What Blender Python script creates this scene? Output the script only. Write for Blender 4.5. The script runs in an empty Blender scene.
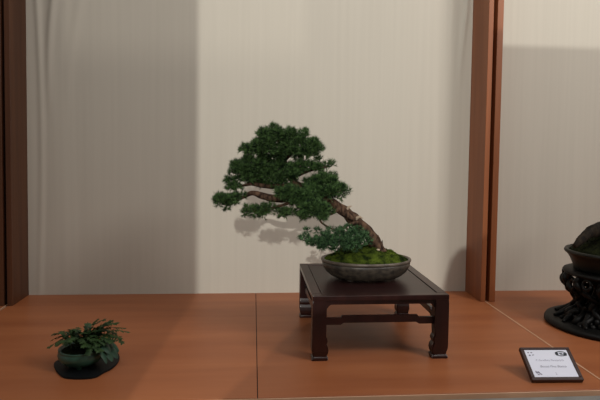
import bpy, bmesh, math, random
from mathutils import Vector, Matrix, noise
random.seed(7)
scn = bpy.context.scene
col = scn.collection
PI = math.pi

# ------------------------------------------------------------------ camera
H = .55
F_PX, YAW, PIT, ROL, CY = 555.0, .0844, .0483, .0136, 171.2
fw = Vector((math.sin(YAW)*math.cos(PIT), math.cos(YAW)*math.cos(PIT), -math.sin(PIT)))
rt = Vector((math.cos(YAW), -math.sin(YAW), 0)); up = rt.cross(fw)
R2 = rt*math.cos(ROL)+up*math.sin(ROL); U2 = up*math.cos(ROL)-rt*math.sin(ROL)
cam_d = bpy.data.cameras.new('camera'); cam = bpy.data.objects.new('camera', cam_d); col.objects.link(cam)
cam_d.sensor_width = 36; cam_d.lens = F_PX/600*36; cam_d.shift_y = -(200-CY)/600; cam_d.clip_start = .02
M = Matrix((R2, U2, -fw)).transposed().to_4x4(); M.translation = Vector((0, 0, H))
cam.matrix_world = M
scn.camera = cam
CAMP = Vector((0, 0, H))
def ray(px, py): return fw + R2*((px-300)/F_PX) - U2*((py-CY)/F_PX)
def at(px, py, Y):
    d = ray(px, py); return CAMP + d*(Y/d.y)
def at_z(px, py, z):
    d = ray(px, py); return CAMP + d*((z-H)/d.z)

# ------------------------------------------------------------------ helpers
def tag(o, label=None, cat=None, group=None, kind=None):
    for k, v in (('label', label), ('category', cat), ('group', group), ('kind', kind)):
        if v: o[k] = v
    return o
def thing(name, label, cat, loc=(0, 0, 0), rotz=0, group=None):
    o = bpy.data.objects.new(name, None); col.objects.link(o)
    o.empty_display_size = .05; o.location = loc; o.rotation_euler = (0, 0, rotz)
    return tag(o, label, cat, group)
def obj(name, bm, mat, parent=None, smooth=False, loc=None):
    me = bpy.data.meshes.new(name)
    if smooth:
        for f in bm.faces: f.smooth = True
    bm.normal_update(); bm.to_mesh(me); bm.free()
    me.materials.append(mat)
    o = bpy.data.objects.new(name, me); col.objects.link(o)
    if parent: o.parent = parent
    if loc is not None: o.location = loc
    return o
def box(bm, x0, x1, y0, y1, z0, z1):
    v = [bm.verts.new((x, y, z)) for z in (z0, z1) for x, y in ((x0, y0), (x1, y0), (x1, y1), (x0, y1))]
    for f in ((0, 3, 2, 1), (4, 5, 6, 7), (0, 1, 5, 4), (1, 2, 6, 5), (2, 3, 7, 6), (3, 0, 4, 7)):
        bm.faces.new([v[i] for i in f])
    return v
def boxes(*bs, bev=0, seg=2):
    bm = bmesh.new()
    for b in bs: box(bm, *b)
    if bev: bmesh.ops.bevel(bm, geom=bm.edges[:], offset=bev, segments=seg, affect='EDGES', profile=.6)
    return bm
def catmull(pts, n=6):
    out = []
    P = [pts[0]]+list(pts)+[pts[-1]]
    for i in range(1, len(P)-2):
        for k in range(n):
            t = k/n
            out.append(tuple(.5*((2*b)+(-a+c)*t+(2*a-5*b+4*c-d)*t*t+(-a+3*b-3*c+d)*t**3)
                             for a, b, c, d in zip(P[i-1], P[i], P[i+1], P[i+2])))
    out.append(tuple(pts[-1])); return out
def tube(bm, pts, seg=8, rough=0, cap=True, nf=40):
    """pts = (x,y,z,r)"""
    rings = []; prev = None
    for i, p in enumerate(pts):
        c = Vector(p[:3]); a = Vector(pts[max(i-1, 0)][:3]); b = Vector(pts[min(i+1, len(pts)-1)][:3])
        t = (b-a)
        t = t.normalized() if t.length > 1e-9 else Vector((0, 0, 1))
        if prev is None:
            n = t.cross(Vector((0, 1, .13))).normalized()
        else:
            n = (prev-t*prev.dot(t)).normalized()
        prev = n; m = t.cross(n); ring = []
        for k in range(seg):
            a_ = 2*PI*k/seg; dv = n*math.cos(a_)+m*math.sin(a_)
            r = p[3]
            if rough: r *= 1+rough*noise.noise((c+dv*p[3])*nf)+rough*.5*math.sin(a_*3+i*.35)
            ring.append(bm.verts.new(c+dv*r))
        rings.append(ring)
    for a, b in zip(rings, rings[1:]):
        for k in range(seg): bm.faces.new((a[k], a[(k+1) % seg], b[(k+1) % seg], b[k]))
    if cap:
        bm.faces.new(rings[0][::-1]); bm.faces.new(rings[-1])
def lathe(bm, prof, seg=64, sx=1, sy=1, c=(0, 0, 0), closed=False, wob=0):
    rings = []
    for r, z in prof:
        ring = []
        for k in range(seg):
            a = 2*PI*k/seg
            w = 1+wob*noise.noise(Vector((math.cos(a)*2, math.sin(a)*2, z*20)))
            ring.append(bm.verts.new((c[0]+r*sx*w*math.cos(a), c[1]+r*sy*w*math.sin(a), c[2]+z)))
        rings.append(ring)
    pr = list(zip(rings, rings[1:]))
    if closed: pr.append((rings[-1], rings[0]))
    for a, b in pr:
        for k in range(seg): bm.faces.new((a[k], a[(k+1) % seg], b[(k+1) % seg], b[k]))
    if not closed:
        bm.faces.new(rings[0][::-1]); bm.faces.new(rings[-1])
    return rings
def prism(bm, poly, y0, y1, axis='y'):
    """poly in (x,z), extruded along y (axis='y') or given as (y,z) along x."""
    def P(a, b, t): return (a, t, b) if axis == 'y' else ((t, a, b) if axis == 'x' else (a, b, t))
    A = [bm.verts.new(P(a, b, y0)) for a, b in poly]; B = [bm.verts.new(P(a, b, y1)) for a, b in poly]
    n = len(poly); fs = [bm.faces.new(A), bm.faces.new(B[::-1])]
    for i in range(n): fs.append(bm.faces.new((A[i], B[i], B[(i+1) % n], A[(i+1) % n])))
    bmesh.ops.recalc_face_normals(bm, faces=fs)

# ------------------------------------------------------------------ materials
def srgb(c): return tuple((v/255/12.92 if v/255 <= .04045 else ((v/255+.055)/1.055)**2.4) for v in c)+(1,)
def mat(name, c1, c2=None, scale=(8, 8, 8), rough=.6, bump=0, detail=4, spec=.5, bscale=None, coat=0, lo=.35, hi=.65, bdist=.002, sheen=0):
    m = bpy.data.materials.new(name); m.use_nodes = True; nt = m.node_tree; n = nt.nodes; L = nt.links.new
    b = n['Principled BSDF']; b.inputs['Roughness'].default_value = rough
    b.inputs['Specular IOR Level'].default_value = spec; b.inputs['Coat Weight'].default_value = coat
    b.inputs['Sheen Weight'].default_value = sheen
    tc = n.new('ShaderNodeTexCoord'); mp = n.new('ShaderNodeMapping'); mp.inputs['Scale'].default_value = scale
    L(tc.outputs['Object'], mp.inputs['Vector'])
    nz = n.new('ShaderNodeTexNoise'); nz.inputs['Scale'].default_value = 1; nz.inputs['Detail'].default_value = detail
    L(mp.outputs[0], nz.inputs['Vector'])
    cr = n.new('ShaderNodeValToRGB'); cr.color_ramp.elements[0].position = lo; cr.color_ramp.elements[1].position = hi
    cr.color_ramp.elements[0].color = srgb(c1); cr.color_ramp.elements[1].color = srgb(c2 or c1)
    L(nz.outputs['Fac'], cr.inputs[0]); L(cr.outputs[0], b.inputs['Base Color'])
    if bump:
        mp2 = n.new('ShaderNodeMapping'); mp2.inputs['Scale'].default_value = bscale or scale
        L(tc.outputs['Object'], mp2.inputs['Vector'])
        n2 = n.new('ShaderNodeTexNoise'); n2.inputs['Scale'].default_value = 1; n2.inputs['Detail'].default_value = 3
        L(mp2.outputs[0], n2.inputs['Vector'])
        bp = n.new('ShaderNodeBump'); bp.inputs['Strength'].default_value = bump; bp.inputs['Distance'].default_value = bdist
        L(n2.outputs['Fac'], bp.inputs['Height']); L(bp.outputs[0], b.inputs['Normal'])
    return m
M_table = mat('table_wood', (146, 85, 52), (166, 102, 64), (1.6, 14, 4), rough=.42, spec=.35, detail=7, bump=.08, bscale=(4, 60, 4), lo=.3, hi=.7)
M_post = mat('post_wood', (130, 76, 45), (150, 90, 55), (30, 30, 1.5), rough=.45, spec=.4, detail=5)
M_post_shaded = mat('post_wood_shaded', (74, 44, 28), (90, 56, 36), (30, 30, 1.5), rough=.5, spec=.3, detail=5)  # post wood with the left side's shadow darkened into its colour
M_gap = mat('gap_dark', (28, 14, 9), rough=.9)
M_strip = mat('pale_strip', (205, 165, 135), (190, 150, 120), rough=.5)
M_fascia = mat('fascia_cloth', (170, 170, 166), (158, 158, 154), rough=.9)
M_wall = mat('wall_fabric', (196, 191, 179), (199, 194, 182), (60, 2, 1.2), rough=.85, spec=.15, bump=.12, bscale=(320, 20, 6), bdist=.0005, detail=3)
M_floor = mat('hall_floor', (110, 104, 98), (126, 120, 112), rough=.6)
M_blocker = mat('blocker_board', (150, 140, 128), (160, 150, 138), rough=.9)  # shared by the unseen boards added to block light
M_lac = mat('dark_lacquer', (34, 15, 14), (48, 22, 19), (40, 6, 6), rough=.3, spec=.5, detail=5)
M_lac2 = mat('dark_lacquer_panel', (30, 15, 15), (42, 21, 20), (6, 50, 6), rough=.33, spec=.5, detail=5)
M_pot = mat('stoneware_glaze', (42, 37, 33), (74, 66, 56), (60, 60, 90), rough=.42, spec=.5, bump=.3, detail=6, bscale=(120, 120, 200), bdist=.001)
M_rim = mat('stoneware_rim', (74, 66, 58), (100, 90, 80), (50, 50, 50), rough=.4, detail=5)
M_moss = mat('moss', (26, 38, 12), (84, 100, 32), (45, 45, 45), rough=.95, spec=.1, bump=.8, bscale=(300, 300, 300), detail=6, lo=.38, hi=.68, bdist=.003)
M_bark = mat('bark', (38, 27, 22), (98, 76, 60), (120, 120, 60), rough=.9, spec=.15, bump=.9, bscale=(200, 200, 90), detail=6, bdist=.003)
M_jin = mat('deadwood', (150, 132, 112), (176, 158, 136), (80, 80, 80), rough=.8)
M_needle = [mat('needles_%d' % i, a, b, (110, 110, 110), rough=.6, spec=.25, detail=2, lo=.36, hi=.64) for i, (a, b) in enumerate((
    ((18, 36, 20), (78, 108, 58)), ((20, 40, 22), (82, 114, 62)), ((24, 46, 30), (80, 116, 74))))]
M_teal = mat('green_glaze', (40, 74, 62), (54, 90, 74), (30, 30, 30), rough=.4, spec=.5, coat=.1)
M_frond = mat('frond', (30, 52, 28), (58, 82, 42), (80, 80, 80), rough=.55, spec=.3)
M_leaf = mat('broad_leaf', (32, 62, 48), (46, 80, 60), (60, 60, 60), rough=.5, spec=.3)
M_slab = mat('slab', (5, 9, 12), (10, 14, 17), (40, 40, 40), rough=.55, spec=.3, bump=.3)
M_black = mat('black_lacquer', (6, 7, 7), (12, 12, 11), (40, 40, 40), rough=.5, spec=.25, bump=.2)
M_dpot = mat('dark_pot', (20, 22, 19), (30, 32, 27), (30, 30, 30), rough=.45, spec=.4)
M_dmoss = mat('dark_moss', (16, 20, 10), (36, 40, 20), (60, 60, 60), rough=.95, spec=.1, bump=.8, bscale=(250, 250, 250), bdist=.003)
M_frame = mat('sign_frame', (46, 25, 21), (56, 32, 27), (60, 60, 60), rough=.35)
M_card = mat('card', (226, 230, 246), (230, 234, 248), rough=.7, spec=.2)
M_ink = mat('ink_grey', (138, 138, 156), rough=.8)
M_ink2 = mat('ink_dark', (52, 60, 68), rough=.8)
M_ink3 = mat('ink_light', (165, 165, 185), rough=.8)

# ------------------------------------------------------------------ setting
WD, XL, XR, YP, YF = 2.03, -.793, .809, 1.885, 1.181
ZT = 1.5
def struct(name, bm, m, smooth=False):
    return tag(obj(name, bm, m, None, smooth), kind='structure')
def sheet(x0, x1, z0, z1, folds):
    bm = bmesh.new(); nx, nz = max(8, int((x1-x0)/.006)), 60; g = []
    for j in range(nz+1):
        z = z0+(z1-z0)*j/nz; row = []
        for i in range(nx+1):
            x = x0+(x1-x0)*i/nx; row.append(bm.verts.new((x, WD-folds(x, z), z)))
        g.append(row)
    for j in range(nz):
        for i in range(nx): bm.faces.new((g[j][i], g[j][i+1], g[j+1][i+1], g[j+1][i]))
    box(bm, x0, x1, WD+.012, WD+.03, z0, z1)
    return bm
def g_(x, c, w): return math.exp(-((x-c)/w)**2)
def folds(x, z):
    t = max(0, min(1, (z-.1)/1.0)); T = max(0, min(1, (z-.62)/.45))
    d = .0060*g_(x, -.755+.012*math.sin(z*3), .010)*(.35+.65*t)
    d += .0080*g_(x, -.712+.05*T*T-.035*T, .012)*T + .0016*g_(x, -.715, .02)
    d += .003*g_(x, -.655+.05*T*T, .016)*T
    d += .0012*math.sin(x*55+math.sin(z*2.2))*g_(x, -.72, .12)
    d += .009*g_(x, .762+.022*T*T, .010)*max(0, min(1, (z-.75)/.3)) + .0016*math.sin(x*60+1)*g_(x, .73, .06)*t
    d += .003*g_(x, .715+.01*T, .012)*T
    return d
def plainfold(x, z): return .0009*math.sin(x*38+1.3*math.sin(z*1.5))
struct('wall_back', sheet(XL-.004, XR+.004, -.02, ZT, folds), M_wall, True)
struct('wall_right', sheet(.860, 2.3, -.02, ZT, plainfold), M_wall, True)
struct('wall_left', sheet(-2.3, -.843, -.02, ZT, plainfold), M_wall, True)
struct('floor', boxes((-4, 4, -4.5, 3, -.82, -.8)), M_floor)
struct('blocker_far', boxes((-4, 4, -3.05, -3.0, -.8, 1.325)), M_blocker)               # unseen board added to keep the far spot off the lower wall
struct('blocker_left', boxes((-1.9, -.378, -.43, -.38, -.8, 1.75)), M_blocker)         # unseen panel added behind the viewpoint to cast the left shadow edge

bm = bmesh.new()   # unseen board added to block key light: figure-shaped top, right end shading right bay
prism(bm, [(-.30, -.8), (-.27, .60), (-.244, .651), (-.226, .674), (-.207, .698), (-.192, .720), (-.173, .747), (-.15, .770), (-.08, .795), (.08, .81), (.138, .845), (.146, .88), (.156, .915), (.172, .937), (.195, .945), (.222, .96), (.222, 1.37), (1.9, 1.37), (1.9, -.8)], -.43, -.40)
struct('blocker_rear', bm, M_blocker)

# divider panels (wooden, two per side with a dark gap)
def divider(x0, x1, y0, label, m=None):
    t = thing('divider_panel', label, 'divider', ((x0+x1)/2, (y0+WD)/2, 0), 0, 'wooden divider panels')
    w, d = (x1-x0)/2, (WD-y0)/2
    obj('panel', boxes((-w, w, -d, d, 0, ZT), bev=.0008, seg=1), m or M_post, t)
    return t
divider(XR, .8265, YP, 'wide orange-brown wooden divider panel right of the bonsai, facing it')
divider(.8405, .862, YP, 'narrow reddish wooden divider edge bordering the right-hand bay')
divider(-.810, XL, 1.895, 'shaded brown wooden divider panel at the left end of the bonsai bay', M_post_shaded)
divider(-.8445, -.8215, 1.895, 'thin shaded wooden divider edge at the far left picture border', M_post_shaded)
bm = boxes((.8265, .8405, 1.94, WD, 0, ZT)); struct('gap_fill_1', bm, M_gap)  # dark-coloured filler standing in for shade inside the right gap
bm = boxes((-.8215, -.810, 1.92, WD, 0, ZT)); struct('gap_fill_2', bm, M_gap)  # same dark filler as shade in the left gap

def table(panels, label):
    x0, x1 = panels[0][0], panels[-1][1]
    t = thing('display_table', label, 'table', ((x0+x1)/2, (YF+WD)/2, 0), 0)
    cx, cy = (x0+x1)/2, (YF+WD)/2
    for a, b in panels:
        obj('tabletop', boxes((a-cx, b-cx, YF-cy, WD+.01-cy, -.025, 0), bev=.0004, seg=1), M_table, t)
    obj('front_edging', boxes((x0-cx, x1-cx, YF-.003-cy, YF+.0-cy, -.025, -.0015), bev=.0004, seg=1), M_strip, t)
    bm = bmesh.new(); n = 120; ys = YF-.006-cy
    prev = None
    for i in range(n+1):
        x = x0-cx+(x1-x0)*i/n; y = ys-.006*(1+math.sin(i*.9)*.6)
        c = (bm.verts.new((x, ys, -.012)), bm.verts.new((x, y, -.06)), bm.verts.new((x, y-.005*math.sin(i*.9), -.79)))
        if prev:
            for k in range(2): bm.faces.new((prev[k], c[k], c[k+1], prev[k+1]))
        prev = c
    obj('table_skirt', bm, M_fascia, t, True)
    for (a, b), (c, e) in zip(panels, panels[1:]): obj('joint', boxes((b-cx, c-cx, YF-cy+.001, WD-cy, -.024, -.0012)), M_gap, t)
    for sx in (x0-cx+.06, x1-cx-.06):
        for sy in (YF-cy+.08, WD-cy-.08): obj('leg', boxes((sx-.02, sx+.02, sy-.02, sy+.02, -.8, -.025)), M_post, t)
    return t
SX = .0143
table([(XL-.0165, SX-.001), (SX+.001, .8265)], 'long orange-brown wooden display table in two panels under the bonsai and green pot')
table([(.8312, 2.3)], 'orange-brown wooden display table of the right-hand bay under the black stand')
table([(-2.3, -.8195)], 'orange-brown wooden table of the left-hand bay, only its corner in view')
struct('trim_3', boxes((.8267, .831, YF, WD, -.02, .0006)), M_strip)
struct('trim_4', boxes((-.8193, -.8157, YF, WD, -.02, .0006)), M_strip)

# ------------------------------------------------------------------ bonsai stand
SW, SD, SH = .355, .385, .1675
ST = thing('bonsai_stand', 'low dark reddish-brown lacquered wooden table carrying the large bonsai', 'stand', (.330, 1.570, 0), .004)
w, d = SW/2, SD/2
fr = .024
bm = boxes((-w, w, -d, -d+fr, SH-.013, SH), (-w, w, d-fr, d, SH-.013, SH),
           (-w, -w+fr, -d+fr, d-fr, SH-.013, SH), (w-fr, w, -d+fr, d-fr, SH-.013, SH), bev=.0016)
obj('top_frame', bm, M_lac, ST)
bm = boxes((-w+fr+.002, w-fr-.002, -d+fr+.002, d-fr-.002, SH-.010, SH-.0015), bev=.001)
obj('top_panel', bm, M_lac2, ST)
def apron_poly(L, s=1):
    # thin apron with small curved spandrels at both ends
    z1 = SH-.013; z0 = SH-.024
    p = [(-L, z1), (L, z1), (L, z0-.010), (L-.003, z0-.009), (L-.006, z0-.004), (L-.012, z0),
         (-L+.012, z0), (-L+.006, z0-.004), (-L+.003, z0-.009), (-L, z0-.010)]
    return p
for s in (-1, 1):
    bm = bmesh.new(); prism(bm, apron_poly(w-.036), s*(d-.010)-.005, s*(d-.010)+.005); obj('apron', bm, M_lac, ST)
    bm = bmesh.new(); prism(bm, apron_poly(d-.036), s*(w-.010)-.005, s*(w-.010)+.005, 'x'); obj('apron', bm, M_lac, ST)
def stretcher_poly(L, z=.106):
    b = .0175; k = L*.70; up_ = .0055
    return [(-L, z), (-k-.003, z), (-k, z+up_), (k, z+up_), (k+.003, z), (L, z), (L, z-b), (k+.004, z-b), (k-.004, z-b+up_*.9), (-k+.004, z-b+up_*.9), (-k-.004, z-b), (-L, z-b)]
for s in (-1, 1):
    bm = bmesh.new(); prism(bm, stretcher_poly(w-.036), s*(d-.018)-.0045, s*(d-.018)+.0045); obj('stretcher', bm, M_lac, ST)
    bm = bmesh.new(); prism(bm, stretcher_poly(d-.036), s*(w-.018)-.0045, s*(w-.018)+.0045, 'x'); obj('stretcher', bm, M_lac, ST)
# leg: square at top, S-curved inner edges, scrolled foot
def leg_bm(sx, sy):
    bm = bmesh.new(); prof = [(0, .040), (.003, .041), (.006, .042), (.0085, .041), (.010, .038), (.016, .041), (.024, .0425), (.034, .041), (.042, .0375), (.050, .0400), (.056, .0385), (.062, .036),
                              (.080, .036), (.110, .036), (.145, .037), (SH-.013, .038)]
    out = {0: 0, .003: 0, .006: 0, .0085: .0015, .010: .003, .016: .002, .024: 0}
    rings = []
    for z, a in prof:
        o = out.get(z, 0)
        lx = [-w+o, -w+a] if sx < 0 else [w-a, w-o]; ay = a*.8; ly = [-d+o, -d+ay] if sy < 0 else [d-ay, d-o]
        rings.append([bm.verts.new((x, y, z)) for x, y in ((lx[0], ly[0]), (lx[1], ly[0]), (lx[1], ly[1]), (lx[0], ly[1]))])
    for a, b in zip(rings, rings[1:]):
        for k in range(4): bm.faces.new((a[k], a[(k+1) % 4], b[(k+1) % 4], b[k]))
    bm.faces.new(rings[0][::-1]); bm.faces.new(rings[-1])
    ed = [e for e in bm.edges if abs(e.verts[0].co.z-e.verts[1].co.z) > .0005]
    bmesh.ops.bevel(bm, geom=ed, offset=.003, segments=2, affect='EDGES')
    return bm
for sx in (-1, 1):
    for sy in (-1, 1): obj('leg', leg_bm(sx, sy), M_lac, ST)

# ------------------------------------------------------------------ bonsai
PY = 1.568; PX = at(366, 262, PY).x; PZ = SH
BT = thing('bonsai_tree', 'large windswept juniper bonsai in a brown oval pot, on the dark wooden stand', 'bonsai', (PX, PY, PZ))
O = Vector((PX, PY, PZ))
RX, RY, RH = .130, .094, .058
prof = [(.0, .004), (.66, .004), (.70, .0045), (.80, .011), (.90, .022), (.965, .036), (.985, .046), (.965, .0495), (1.0, .0515), (1.01, .055), (1.0, .058), (.965, .0582), (.935, .055), (.90, .046), (.5, .040), (0.01, .040)]
prof[0] = (.01, .004)
bm = bmesh.new(); lathe(bm, [(r, z) for r, z in prof[:8]]+[(.93, .05), (.92, .042), (.5, .038), (.01, .038)], 96, RX, RY)
pot = obj('pot', bm, M_pot, BT, True)
bm = bmesh.new(); lathe(bm, [(.955, .0490), (.985, .0500), (1.0, .0520), (1.005, .055), (.995, .058), (.965, .0585), (.935, .056), (.93, .0500)], 96, RX, RY, closed=True)
rim = obj('rim', bm, M_rim, pot, True)
for k in range(4):
    a = PI/4+k*PI/2
    bm = bmesh.new(); lathe(bm, [(.012, 0), (.0135, .002), (.013, .005), (.008, .006)], 16, 1, 1, (math.cos(a)*RX*.55, math.sin(a)*RY*.55, 0))
    obj('foot', bm, M_pot, pot, True)
def hmoss(x, y):
    r = math.sqrt((x/RX)**2+(y/RY)**2)/.93
    base = .053+.029*(1-r**2.6)+.008*math.exp(-(((x+.06)/.04)**2+((y-.02)/.05)**2))
    base += .010*math.exp(-(((x-.015)/.035)**2+((y-.02)/.05)**2))
    n = noise.noise(Vector((x*28, y*28, 3)))*.010+noise.noise(Vector((x*70, y*70, 9)))*.004
    return base+n*min(1, (1-r)*3.5+.15)
bm = bmesh.new(); rings = []; NR, NS = 34, 120
for i in range(NR+1):
    r = (i/NR)*.93+.0001; ring = []
    for k in range(NS):
        a = 2*PI*k/NS; x, y = r*RX*math.cos(a), r*RY*math.sin(a); ring.append(bm.verts.new((x, y, hmoss(x, y))))
    rings.append(ring)
for a, b in zip(rings, rings[1:]):
    for k in range(NS): bm.faces.new((a[k], b[k], b[(k+1) % NS], a[(k+1) % NS]))
for i in range(9000):
    a = random.random()*2*PI; r = math.sqrt(random.random())*.92
    x, y = r*RX*math.cos(a), r*RY*math.sin(a); z = hmoss(x, y)
    dv = Vector((random.gauss(0, .6), random.gauss(0, .6), 1)).normalized()*random.uniform(.002, .0045)
    s = Vector((random.gauss(0, 1), random.gauss(0, 1), 0)).normalized()*.0009
    p = Vector((x, y, z-.0005)); bm.faces.new([bm.verts.new(p-s), bm.verts.new(p+s), bm.verts.new(p+dv)])
moss = obj('moss', bm, M_moss, BT, True)
bm = bmesh.new(); bmesh.ops.create_icosphere(bm, subdivisions=3, radius=.0045)
pb = at(378, 256, PY-.03)-O
for v in bm.verts: v.co = Vector((v.co.x*1.3, v.co.y, v.co.z*.7))*(1+.2*noise.noise(v.co*300))+Vector((pb.x, pb.y, hmoss(pb.x, pb.y)+.003))
obj('pebble', bm, M_jin, BT, True)

def limb(pts, seg=10, rough=.22, n=6):
    """pts: (px,py,Y offset,radius in px)"""
    q = []
    for px, py, dy, r in pts:
        Y = PY+dy; p = at(px, py, Y)-O; q.append((p.x, p.y, p.z, r*Y/F_PX))
    bm = bmesh.new(); tube(bm, catmull(q, n), seg, rough); return bm
trunk = obj('trunk', limb([(378, 252, 0, 9), (376, 246, 0, 7), (372, 239, 0, 6.2), (365, 230, .005, 6.2), (356, 221, .005, 6), (347, 214, .0, 5.4), (338, 207, -.005, 5), (328, 200, 0, 4.8),
    (315, 194, .01, 4.4), (303, 188, .012, 4), (294, 181, .01, 3.6), (287, 170, .01, 3), (283, 157, .01, 2.4), (279, 143, .01, 1.6), (276, 132, .01, .8)], 16, .3), M_bark, BT, True)
branches = [
 [(308, 191, .01, 4.0), (290, 197, -.01, 4.0), (275, 199, -.02, 3.9), (262, 196, -.025, 3.4), (252, 193, -.02, 2.6), (243, 197, -.02, 1.8), (232, 202, -.02, 1.2), (222, 203, -.02, .7)],
 [(296, 184, .01, 2.8), (280, 186, .0, 2.6), (264, 186, -.01, 2.3), (252, 184, -.01, 1.8), (241, 186, -.01, 1.2), (230, 187, -.01, .7)],
 [(290, 176, .01, 2.3), (275, 172, .02, 1.8), (258, 170, .02, 1.3), (240, 168, .02, .7)],
 [(292, 178, .01, 2.2), (306, 172, .0, 1.6), (320, 168, .0, 1.1), (332, 166, 0, .6)],
 [(320, 197, 0, 2.2), (331, 193, -.02, 1.6), (341, 190, -.02, 1.0)],
 [(300, 192, .0, 2.2), (290, 202, -.03, 1.6), (275, 207, -.04, 1.3), (258, 211, -.04, .9), (247, 211, -.04, .6)],
 [(285, 160, .01, 1.8), (297, 150, .0, 1.4), (312, 146, 0, .7)],
 [(284, 160, .01, 1.8), (270, 151, .0, 1.4), (255, 149, 0, .7)],
 [(340, 208, -.01, 2.0), (330, 214, -.04, 1.5), (318, 213, -.05, 1.1), (306, 210, -.05, .7)],
 [(358, 222, -.01, 2.2), (346, 226, -.04, 1.5), (336, 234, -.06, 1.3), (324, 238, -.07, 1.0), (311, 239, -.07, .6)],
 [(346, 227, -.04, 1.1), (350, 236, -.06, .9), (341, 243, -.07, .5)],
 [(330, 206, -.02, 1.3), (320, 219, -.03, 1.0), (328, 227, -.05, .9), (336, 230, -.06, .6)],
]
for b in branches: obj('branch', limb(b, 8, .2, 5), M_bark, trunk, True)
for j in ([(354, 221, -.005, 2.4), (359, 217, -.012, 1.5), (363, 218.5, -.014, .4)], [(345, 211, -.005, 2.2), (349, 207, -.01, 1.1), (352, 206, -.012, .3)],
          [(379, 248, -.01, 2.6), (380, 242, -.01, 1.5), (378, 235, -.012, .4)], [(383, 250, -.005, 2.6), (382, 245, -.006, 1.2), (382.5, 240, -.008, .3)]):
    obj('deadwood', limb(j, 7, .25, 4), M_jin if j[0][0] < 370 else M_bark, trunk, True)

# foliage: clumps measured on the tree, each a ball of needle tufts
Z4 = lambda L: [(205+x/4, 120+y/4, r/4) for x, y, r in L]
pads = [
 ('A', .0, Z4([(275,35,22),(235,60,35),(290,62,40),(340,60,35),(395,55,22),(385,85,35),(430,100,35),(450,115,25),(330,105,40),(262,112,32),(215,100,30),(180,120,28),(155,115,18),(230,130,26),(400,130,28),(355,125,28),(432,135,20),(255,85,30),(230,152,20),(275,148,22),(300,155,22),(370,152,18),(305,125,26),(315,140,22)])),
 ('B', .02, Z4([(130,185,30),(112,207,20),(175,165,30),(160,200,40),(215,180,35),(210,215,40),(260,200,38),(255,232,30),(170,232,26),(300,185,26),(300,225,30),(130,238,20),(205,240,22),(250,165,24),(330,225,22),(290,250,16),(240,255,14),(335,195,22),(350,235,18),(225,262,13),(272,262,15),(315,258,15),(190,256,12)])),
 ('B', -.01, Z4([(95,245,18),(105,268,22),(132,266,16)])),
 ('C', .0, Z4([(345,195,26),(380,190,26),(415,187,26),(450,190,22),(485,182,18),(505,178,15),(465,205,12),(400,165,18),(455,162,15),(360,215,20)])),
 ('D', -.02, Z4([(60,315,26),(50,330,16),(90,325,30),(120,310,22),(150,305,15),(85,345,16),(120,330,18)])),
 ('E', -.01, Z4([(470,235,30),(510,225,18),(505,250,30),(445,250,32),(540,275,25),(565,285,16),(545,305,16),(500,285,35),(455,285,35),(420,270,28),(405,250,18),(520,305,16)])),
 ('F', -.02, Z4([(300,290,24),(340,285,32),(370,300,32),(322,308,22),(360,325,26),(400,310,30),(430,310,30),(410,290,30),(440,335,22),(400,335,22)])),
 ('F', -.045, Z4([(405,350,24),(440,345,28),(475,352,26),(430,372,26),(468,385,22),(390,382,20),(500,372,14)])),
 ('G', -.04, Z4([(165,355,18),(160,375,17),(200,365,26),(235,360,26),(265,350,18),(230,378,16),(290,366,17),(320,370,20),(350,372,18),(378,360,16),(310,382,13)])),
 ('H', -.07, [(305,237,4),(310,242,5),(318,240,5),(326,236,5.5),(322,246,5),(334,240,5.5),(340,232,5.5),(346,238,6),(352,234,6),(358,240,6.5),(364,235,5),(330,230,4),(345,245,5),(318,231,4),(307,231,3),(358,229,4.5),(336,248,4),(301,239,2.5),(368,241,4),(326,242,5),(332,246,5),(350,244,5.5),(356,246,5),(340,241,5),(314,244,4),(348,228,4),(362,245,4)]),
]
def tuft(bm, p, dv, ln, n):
    dv = dv.normalized(); a = dv.orthogonal().normalized(); b = dv.cross(a)
    for i in range(n):
        t = random.random(); ph = random.random()*2*PI; sp = random.uniform(.25, 1.1)
        nd = (dv+(a*math.cos(ph)+b*math.sin(ph))*sp).normalized()
        q = p+dv*ln*t*.6; e = q+nd*ln*random.uniform(.7, 1.1)
        s = nd.cross(Vector((random.gauss(0, 1), random.gauss(0, 1), random.gauss(0, 1)))).normalized()*.0008
        bm.faces.new([bm.verts.new(q-s), bm.verts.new(q+s), bm.verts.new(e)])
for pi_, (nm, dy, cl) in enumerate(pads):
    bm = bmesh.new()
    thin = nm in ('H',)
    for px, py, r in cl:
        rr = r*PY/F_PX
        offs = [0.] if r < 4.6 else [-.035, 0., .035]
        if nm in ('A', 'B'): offs = [-.05, 0, .05] if r > 6 else [-.02, .02]
        for o_ in offs:
            k = 1 if o_ == 0 else .88
            Y = PY+dy+o_+random.uniform(-.008, .008)
            c = at(px, py, Y)-O; R_ = rr*k*.82
            N = int((62 if not thin else 44)*(R_/.018)**2)+8
            for i in range(N):
                u = Vector((random.gauss(0, 1), random.gauss(0, 1), random.gauss(0, 1))).normalized()
                rad = R_*(random.random()**.45)*.86
                p = c+Vector((u.x, u.y, u.z*.9))*rad
                tuft(bm, p, u+Vector((0, 0, .7)), random.uniform(.0100, .0145) if not thin else .010, 11)
            # fine twigs inside
            for i in range(4):
                u = Vector((random.gauss(0, 1), random.gauss(0, 1), random.gauss(0, .6))).normalized()
                tube(bm, [tuple(c-Vector((0, 0, R_*.5)))+(.0012,), tuple(c+u*R_*.7)+(.0005,)], 4)
    obj('foliage_pad', bm, M_needle[2 if nm in ('H',) else (1 if nm in ('E', 'F', 'C') else 0)], BT)

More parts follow.
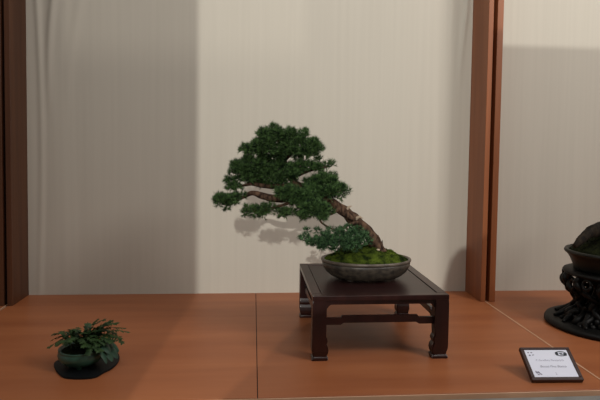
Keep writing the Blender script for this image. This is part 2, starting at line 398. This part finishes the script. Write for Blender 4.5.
# ------------------------------------------------------------------ small potted fern on a slab
sl = [(54, 366), (57, 371.5), (63, 376.5), (72, 378), (85, 378), (96, 376.5), (104, 372), (112, 368), (118, 362), (119.5, 356), (116, 351), (106, 349), (90, 350), (72, 354), (60, 359), (54.5, 362)]
P = [at_z(x, y, .004) for x, y in sl]; sc = sum(P, Vector())/len(P)
SLT = tag(bpy.data.objects.new('display_slab', bpy.data.meshes.new('display_slab')), 'thin black irregular slab under the small green fern pot', 'slab')
P2 = catmull([(p.x-sc.x, p.y-sc.y) for p in P]+[(P[0].x-sc.x, P[0].y-sc.y)], 5)[:-1]
bm = bmesh.new(); prism(bm, P2, 0, .0045, 'z')
bmesh.ops.bevel(bm, geom=[e for e in bm.edges if abs(e.verts[0].co.z-e.verts[1].co.z) < 1e-5], offset=.0014, segments=2, affect='EDGES')
bm.to_mesh(SLT.data); bm.free(); SLT.data.materials.append(M_slab); col.objects.link(SLT); SLT.location = (sc.x, sc.y, 0)

FY = 1.372; FX = at(81.5, 355, FY).x; FZ = .0045
FT = thing('potted_fern', 'small leafy fern in a round teal-green bowl on the black slab', 'potted plant', (FX, FY, FZ))
FO = Vector((FX, FY, FZ))
bm = bmesh.new()
lathe(bm, [(.001, .005), (.026, .005), (.033, .006), (.044, .012), (.0525, .022), (.0545, .030), (.053, .037), (.0515, .040), (.053, .0425), (.0525, .044), (.049, .0435), (.046, .040), (.044, .036), (.001, .036)], 64)
fp = obj('pot', bm, M_teal, FT, True)
for k in range(3):
    a = -PI/2+.12+k*2*PI/3
    bm = bmesh.new(); lathe(bm, [(.0045, 0), (.006, .002), (.0085, .007), (.008, .011)], 14, 1, 1, (math.cos(a)*.028, math.sin(a)*.028, 0)); obj('foot', bm, M_teal, fp, True)
bm = bmesh.new(); rings = []
for i in range(13):
    r = .0435*i/12+.0001; rings.append([bm.verts.new((r*math.cos(2*PI*k/36), r*math.sin(2*PI*k/36), .040+.006*(1-(r/.044)**2)+.003*noise.noise(Vector((r*math.cos(2*PI*k/36)*90, r*math.sin(2*PI*k/36)*90, 1))))) for k in range(36)])
for a, b in zip(rings, rings[1:]):
    for k in range(36): bm.faces.new((a[k], b[k], b[(k+1) % 36], a[(k+1) % 36]))
obj('soil', bm, M_dmoss, FT, True)
def leaflet(bm, p, dv, nrm, L, W):
    dv = dv.normalized(); s = dv.cross(nrm).normalized()*W; dr = nrm*(-L*.12)
    q = [p, p+dv*L*.35+s, p+dv*L*.7+s*.7+dr*.5, p+dv*L+dr, p+dv*L*.7-s*.7+dr*.5, p+dv*L*.35-s]
    bm.faces.new([bm.verts.new(v) for v in q])
tips = [(49, 347, -.02), (54, 334, .0), (60, 331.5, .02), (52, 340, .01), (70, 330, -.01), (78, 328, .03), (88, 325, .0), (97, 320, .02), (104, 319.5, -.01), (111, 321, .02), (117, 323, .0), (124, 328, .01), (127.5, 332, -.01),
        (121, 338, -.02), (113, 341, -.03), (62, 342, -.04), (70, 340, -.045), (82, 342, -.05), (93, 336, -.04), (100, 330, -.02), (90, 332, .04), (75, 335, .03), (66, 336, -.01), (108, 330, .03), (57, 345, -.035),
        (98, 345, -.045), (88, 346, -.055), (104, 343, -.04), (84, 333, -.02), (115, 333, .015)]
tips += [(x+random.uniform(-5, 5), y+random.uniform(0, 8), d-.01) for x, y, d in tips if 60 < x < 122]
for px, py, dy in tips:
    e = at(px, py, FY+dy)-FO
    b = Vector((random.uniform(-.018, .022)+max(-.012, min(.018, e.x*.3)), random.uniform(-.015, .015), .042))
    m = (b+e)/2+Vector((0, 0, .014+.1*abs(e.x-b.x)))
    pts = [tuple(v)+(r_,) for v, r_ in ((b, .0009), (m, .0007), (e, .0003))]
    c = catmull(pts, 8); bm = bmesh.new(); tube(bm, c, 5)
    for i in range(4, len(c)):
        p = Vector(c[i][:3]); t = (Vector(c[min(i+1, len(c)-1)][:3])-Vector(c[i-1][:3])).normalized()
        sd = t.cross(Vector((0, 0, 1))).normalized(); nr = sd.cross(t)
        f = 1-.45*abs((i-9)/9)
        for s in (-1, 1):
            dv = sd*s*random.uniform(.8, 1.1)+t*random.uniform(.5, .9)+nr*random.uniform(-.35, .25)
            leaflet(bm, p, dv, nr, .0125*f*random.uniform(.8, 1.25), .0026)
    leaflet(bm, Vector(c[-1][:3]), t, nr, .008, .0018)
    obj('frond', bm, M_frond, FT)
# broad drooping leaves on the right of the bowl
for px, py, dy, wd in ((118, 357, -.015, .020), (113, 360, -.03, .019), (119, 351, .005, .018), (107, 362, -.045, .016), (110, 352, -.035, .02), (115, 347, .01, .02), (105, 356, -.04, .02), (112, 347, -.01, .022)):
    e = at(px, py, FY+dy)-FO; b = Vector((.026, dy*.4, .046)); mid = (b+e)/2+Vector((.006, 0, .016))
    c = catmull([tuple(b), tuple(mid), tuple(e)], 6); bm = bmesh.new(); rows = []
    for i, p in enumerate(c):
        t = i/(len(c)-1); p = Vector(p); ww = wd*math.sin(PI*min(1, .12+.86*t))**.7*.8
        sdv = Vector((.35, 1, 0)).normalized()
        rows.append([bm.verts.new(p-sdv*ww-Vector((0, 0, .004))), bm.verts.new(p-sdv*ww*.5), bm.verts.new(p+Vector((0, 0, .0015))), bm.verts.new(p+sdv*ww*.5), bm.verts.new(p+sdv*ww-Vector((0, 0, .004)))])
    for a, b2 in zip(rows, rows[1:]):
        for k in range(4): bm.faces.new((a[k], a[k+1], b2[k+1], b2[k]))
    for v in bm.verts:
        if v.co.z < .001: v.co.z = .001
    obj('leaf', bm, M_leaf, FT, True)

# ------------------------------------------------------------------ right: carved root stand with dark pot
CY_ = 1.617; CX_ = 1.107
RT = thing('carved_stand', 'black lacquered openwork root-carved stand on a wide round base at right edge', 'stand', (CX_, CY_, 0))
RT.scale = (.89, .89, 1.03)
bm = bmesh.new(); lathe(bm, [(.01, 0), (.200, 0), (.207, .003), (.209, .008), (.205, .014), (.195, .017), (.01, .018)], 96, wob=.03)
obj('base_plate', bm, M_black, RT, True)
def rr_(z):
    K = [(.016, .165), (.03, .150), (.05, .120), (.07, .112), (.09, .122), (.11, .146), (.13, .158), (.145, .154), (.16, .14)]
    for (a, ra), (b, rb) in zip(K, K[1:]):
        if z <= b: return .96*(ra+(rb-ra)*max(0, (z-a))/(b-a))
    return K[-1][1]*.96
bm = bmesh.new(); rs = random.Random(3)
for k in range(11):
    for s in (-1, 1):
        a0 = 2*PI*k/11+rs.uniform(-.12, .12); tw = s*rs.uniform(.35, .8); pts = []
        for i in range(13):
            z = .014+.144*i/12; a = a0+tw*(z-.014)/.144+.10*math.sin(i*1.1+k)
            r = rr_(z)+.008*math.sin(i*1.7+k*2.1)-.006
            pts.append((r*math.cos(a), r*math.sin(a), z, 0.0068+.0034*abs(math.sin(i*1.3+k))))
        tube(bm, catmull(pts, 3), 7)
for k in range(16):     # open curls and loops at the shoulder
    a = 2*PI*k/16+.1; r = .146; zc = .132+.006*math.sin(k*2.3); cc = Vector((r*math.cos(a), r*math.sin(a), zc)); tn = Vector((-math.sin(a), math.cos(a), 0)); R_ = .015
    pts = [tuple(cc+tn*R_*math.cos(t)+Vector((0, 0, R_*.95*math.sin(t)))+Vector((math.cos(a), math.sin(a), 0))*.004*math.sin(t+k))+(.0052,) for t in [i*2*PI/12 for i in range(13)]]
    tube(bm, pts, 7)
for k in range(90):     # knobs and root toes near the base
    a = rs.uniform(0, 2*PI); z = rs.choice((.018, .022, .03, .045, .06, .1)); r = rr_(z)*rs.uniform(.85, 1.04)
    m_ = Matrix.Translation((r*math.cos(a), r*math.sin(a), z)) @ Matrix.Diagonal((1, 1, rs.uniform(.6, 1.2), 1))
    bmesh.ops.create_icosphere(bm, subdivisions=2, radius=rs.uniform(.007, .013), matrix=m_)
for k in range(14):     # root toes spreading on the plate
    a = 2*PI*k/14+rs.uniform(-.1, .1)
    pts = [(r*math.cos(a+q), r*math.sin(a+q), z, w_) for r, z, w_, q in ((.115, .045, .011, 0), (.140, .030, .010, .04), (.160, .022, .008, .1), (.176, .019, .005, .16))]
    tube(bm, catmull(pts, 3), 7)
body = obj('carved_body', bm, M_black, RT, True)
bm = bmesh.new(); lathe(bm, [(.01, .012), (.09, .012), (.065, .05), (.045, .08), (.045, .11), (.08, .15), (.01, .15)], 40, wob=.5)
obj('inner_root', bm, M_black, RT, True)
bm = bmesh.new(); lathe(bm, [(.01, .152), (.138, .152), (.149, .156), (.152, .160), (.149, .165), (.142, .167), (.01, .167)], 80, wob=.03)
obj('top_plate', bm, M_black, RT, True)

KP = thing('bonsai_pot', 'dark pot with a mossy mound and gnarled root on the carved black stand', 'bonsai', (CX_, CY_, .1723))
KP.scale = (.84, .84, 1.0)
bm = bmesh.new(); lathe(bm, [(.01, .0), (.118, .0), (.124, .004), (.126, .012), (.138, .035), (.148, .048), (.156, .053), (.158, .058), (.155, .0625), (.147, .063), (.140, .056), (.132, .045), (.01, .045)], 96)
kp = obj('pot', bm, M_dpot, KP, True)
bm = bmesh.new(); rings = []
for i in range(26):
    r = .143*i/25+.0001; ring = []
    for k in range(90):
        a = 2*PI*k/90; x, y = r*math.cos(a), r*math.sin(a)
        z = .056+.058*(1-(r/.143)**1.5)*(1-.12*math.cos(a)) + noise.noise(Vector((x*22, y*22, 5)))*.012*(1-(r/.143)**4)
        ring.append(bm.verts.new((x, y, z)))
    rings.append(ring)
for a, b in zip(rings, rings[1:]):
    for k in range(90): bm.faces.new((a[k], b[k], b[(k+1) % 90], a[(k+1) % 90]))
for i in range(5000):
    f = random.choice(rings[:-1]); v = random.choice(f).co
    p = v+Vector((random.gauss(0, .002), random.gauss(0, .002), 0)); dv = Vector((random.gauss(0, .6), random.gauss(0, .6), 1)).normalized()*random.uniform(.002, .005)
    s = Vector((random.gauss(0, 1), random.gauss(0, 1), 0)).normalized()*.001
    bm.faces.new([bm.verts.new(p-s), bm.verts.new(p+s), bm.verts.new(p+dv)])
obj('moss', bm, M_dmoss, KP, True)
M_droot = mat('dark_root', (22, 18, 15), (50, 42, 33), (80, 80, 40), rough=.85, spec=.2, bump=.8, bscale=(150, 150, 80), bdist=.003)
def limb2(pts, r0):
    bm = bmesh.new(); KO = Vector((CX_, CY_, .1723)); q = []
    for px, py, Y, r in pts:
        p = at(px, py, Y)-KO; q.append((p.x/.84, p.y/.84, p.z, r))
    tube(bm, catmull(q, 6), 12, .25); return bm
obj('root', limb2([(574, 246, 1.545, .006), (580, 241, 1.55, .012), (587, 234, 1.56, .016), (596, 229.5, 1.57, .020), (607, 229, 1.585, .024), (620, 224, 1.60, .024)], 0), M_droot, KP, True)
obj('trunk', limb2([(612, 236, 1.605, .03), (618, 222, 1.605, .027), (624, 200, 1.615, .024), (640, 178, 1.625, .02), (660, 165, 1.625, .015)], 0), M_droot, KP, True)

# ------------------------------------------------------------------ sign
bl, br, tl, tr = at_z(531.7, 382.2, .003), at_z(583.2, 381.8, .003), None, None
Wd = (br-bl).length; ang = math.atan2(br.y-bl.y, br.x-bl.x)
SG = thing('name_sign', 'small framed white name card leaning back beside the right divider line', 'sign', ((bl.x+br.x)/2, (bl.y+br.y)/2, 0), ang)
# local plane: u along x, v up the tilted card
tdir = at(517.6, 349.3, 1.293)-bl; HS = tdir.length; til = math.atan2(tdir.z, tdir.y)
print('SIGN', Wd, HS, math.degrees(til), ang, tdir)
TM = Matrix.Translation((.001, -.002, .0075)) @ Matrix.Rotation(til, 4, 'X')
def on_card(bm): bmesh.ops.transform(bm, matrix=TM, verts=bm.verts[:]); return bm
W2 = Wd/2; fb = .0085
obj('frame', on_card(boxes((-W2, W2, 0, fb, -.009, .002), (-W2, W2, HS-fb*.8, HS, -.009, .002), (-W2, -W2+fb, fb, HS-fb*.8, -.009, .002), (W2-fb, W2, fb, HS-fb*.8, -.009, .002), bev=.0008, seg=1)), M_frame, SG)
card = obj('card', on_card(boxes((-W2+fb, W2-fb, fb, HS-fb*.8, -.006, .0003))), M_card, SG)
obj('foot', boxes((-W2*.75, W2*.75, .0045, .012, 0, .0065), bev=.0006, seg=1), M_frame, SG)
bk = bmesh.new(); topz = (TM @ Vector((0, HS*.7, -.008))); 
prism(bk, [(topz.y, topz.z), (topz.y+.001, topz.z-.003), (topz.y+.028, 0), (topz.y+.024, 0)], -.012, .012, 'x'); obj('easel_back', bk, M_frame, SG)
def lettering(s, u, v, size, m, shear=0, wscale=1, bold=0):
    cu = bpy.data.curves.new('lettering', 'FONT'); cu.body = s; cu.size = size; cu.align_x = 'CENTER'; cu.align_y = 'CENTER'; cu.shear = shear; cu.offset = bold
    o = bpy.data.objects.new('lettering', cu); col.objects.link(o)
    bpy.context.view_layer.update()
    me = bpy.data.meshes.new_from_object(o.evaluated_get(bpy.context.evaluated_depsgraph_get()))
    bpy.data.objects.remove(o); me.materials.clear(); me.materials.append(m)
    me.transform(TM @ Matrix.Translation((u, v, .0006)) @ Matrix.Diagonal((wscale, 1, 1, 1)))
    ob = bpy.data.objects.new('lettering', me); col.objects.link(ob); ob.parent = card
lettering('P. Parviflora Pentaphylla', 0, HS*.60, .0072, M_ink3, .3, 1.0)
lettering('Bonsai Pino Blanco', .002, HS*.41, .0080, M_ink, .3, 1.05, 0)
lettering('2', .002, HS*.19, .0085, M_ink3)
def blot(name, polys, m):
    bm = bmesh.new()
    for u, v, a, b, n, rot in polys:
        vs = []
        for k in range(n):
            t = 2*PI*k/n; x, y = a*math.cos(t), b*math.sin(t)
            vs.append(bm.verts.new((u+x*math.cos(rot)-y*math.sin(rot), v+x*math.sin(rot)+y*math.cos(rot), .0007)))
        bm.faces.new(vs)
    obj(name, on_card(bm), m, card)
def ringpoly(bm, u, v, a, b, th, n=40):
    A = [bm.verts.new((u+a*math.cos(2*PI*k/n), v+b*math.sin(2*PI*k/n), .0007)) for k in range(n)]
    B = [bm.verts.new((u+(a-th)*math.cos(2*PI*k/n), v+(b-th)*math.sin(2*PI*k/n), .0007)) for k in range(n)]
    for k in range(n): bm.faces.new((A[k], A[(k+1) % n], B[(k+1) % n], B[k]))
tu, tv = W2-.0265, HS*.80
bm = bmesh.new(); ringpoly(bm, tu, tv, .0145, .0070, .0022); obj('emblem', on_card(bm), M_ink2, card)
blot('emblem', [(tu-.0105, tv, .004, .0052, 16, 0), (tu+.0095, tv-.002, .0045, .0040, 16, 0), (tu, tv+.0012, .0048, .0014, 12, .1), (tu+.001, tv-.002, .004, .0011, 12, -.1)], M_ink2)
blot('emblem', [(-W2+.0165, HS*.84, .0022, .0017, 8, .5), (-W2+.0245, HS*.84, .0024, .0015, 8, 0), (-W2+.018, HS*.755, .0027, .0020, 8, .3), (-W2+.0265, HS*.765, .0032, .0012, 8, .2)], M_ink)
blot('emblem', [(-W2+.0175, HS*.24, .0022, .0040, 7, .3), (-W2+.0225, HS*.235, .0028, .0034, 7, .8), (-W2+.0265, HS*.185, .0030, .0018, 8, -.6), (-W2+.0205, HS*.17, .003, .0014, 8, 0)], M_ink)

# ------------------------------------------------------------------ light
def light(kind, name, loc, tgt, energy, color, **kw):
    d = bpy.data.lights.new(name, kind); d.energy = energy; d.color = color
    for k, v in kw.items(): setattr(d, k, v)
    o = bpy.data.objects.new(name, d); col.objects.link(o); o.location = loc
    o.rotation_euler = (Vector(tgt)-Vector(loc)).to_track_quat('-Z', 'Y').to_euler()
    return o
light('SPOT', 'key_spot', (-.60, -3.5, 1.93), (0, 2.0, .4), 440, (1, .97, .90), spot_size=math.radians(75), spot_blend=.6, shadow_soft_size=.018)
light('SPOT', 'far_spot', (.3, -6, 1.60), (0, 2.0, 1.2), 205, (1, .93, .83), spot_size=math.radians(60), spot_blend=.5, shadow_soft_size=.05)
light('AREA', 'side_fill', (2.0, .1, 2.0), (1.3, 2.0, .7), 30, (1, .93, .87), shape='RECTANGLE', size=.7, size_y=.7)  # added fill to brighten the right bay, not an actual fixture
light('AREA', 'overhead_fill', (.6, .2, 3.0), (.1, 1.6, 0), 23, (1, .95, .90), shape='RECTANGLE', size=2.6, size_y=1.6)  # added soft fill from above, stands in for general room light
w_ = bpy.data.worlds.new('world'); scn.world = w_; w_.use_nodes = True
w_.node_tree.nodes['Background'].inputs[0].default_value = (1, .97, .94, 1)
w_.node_tree.nodes['Background'].inputs[1].default_value = .27
scn.view_settings.view_transform = 'Standard'
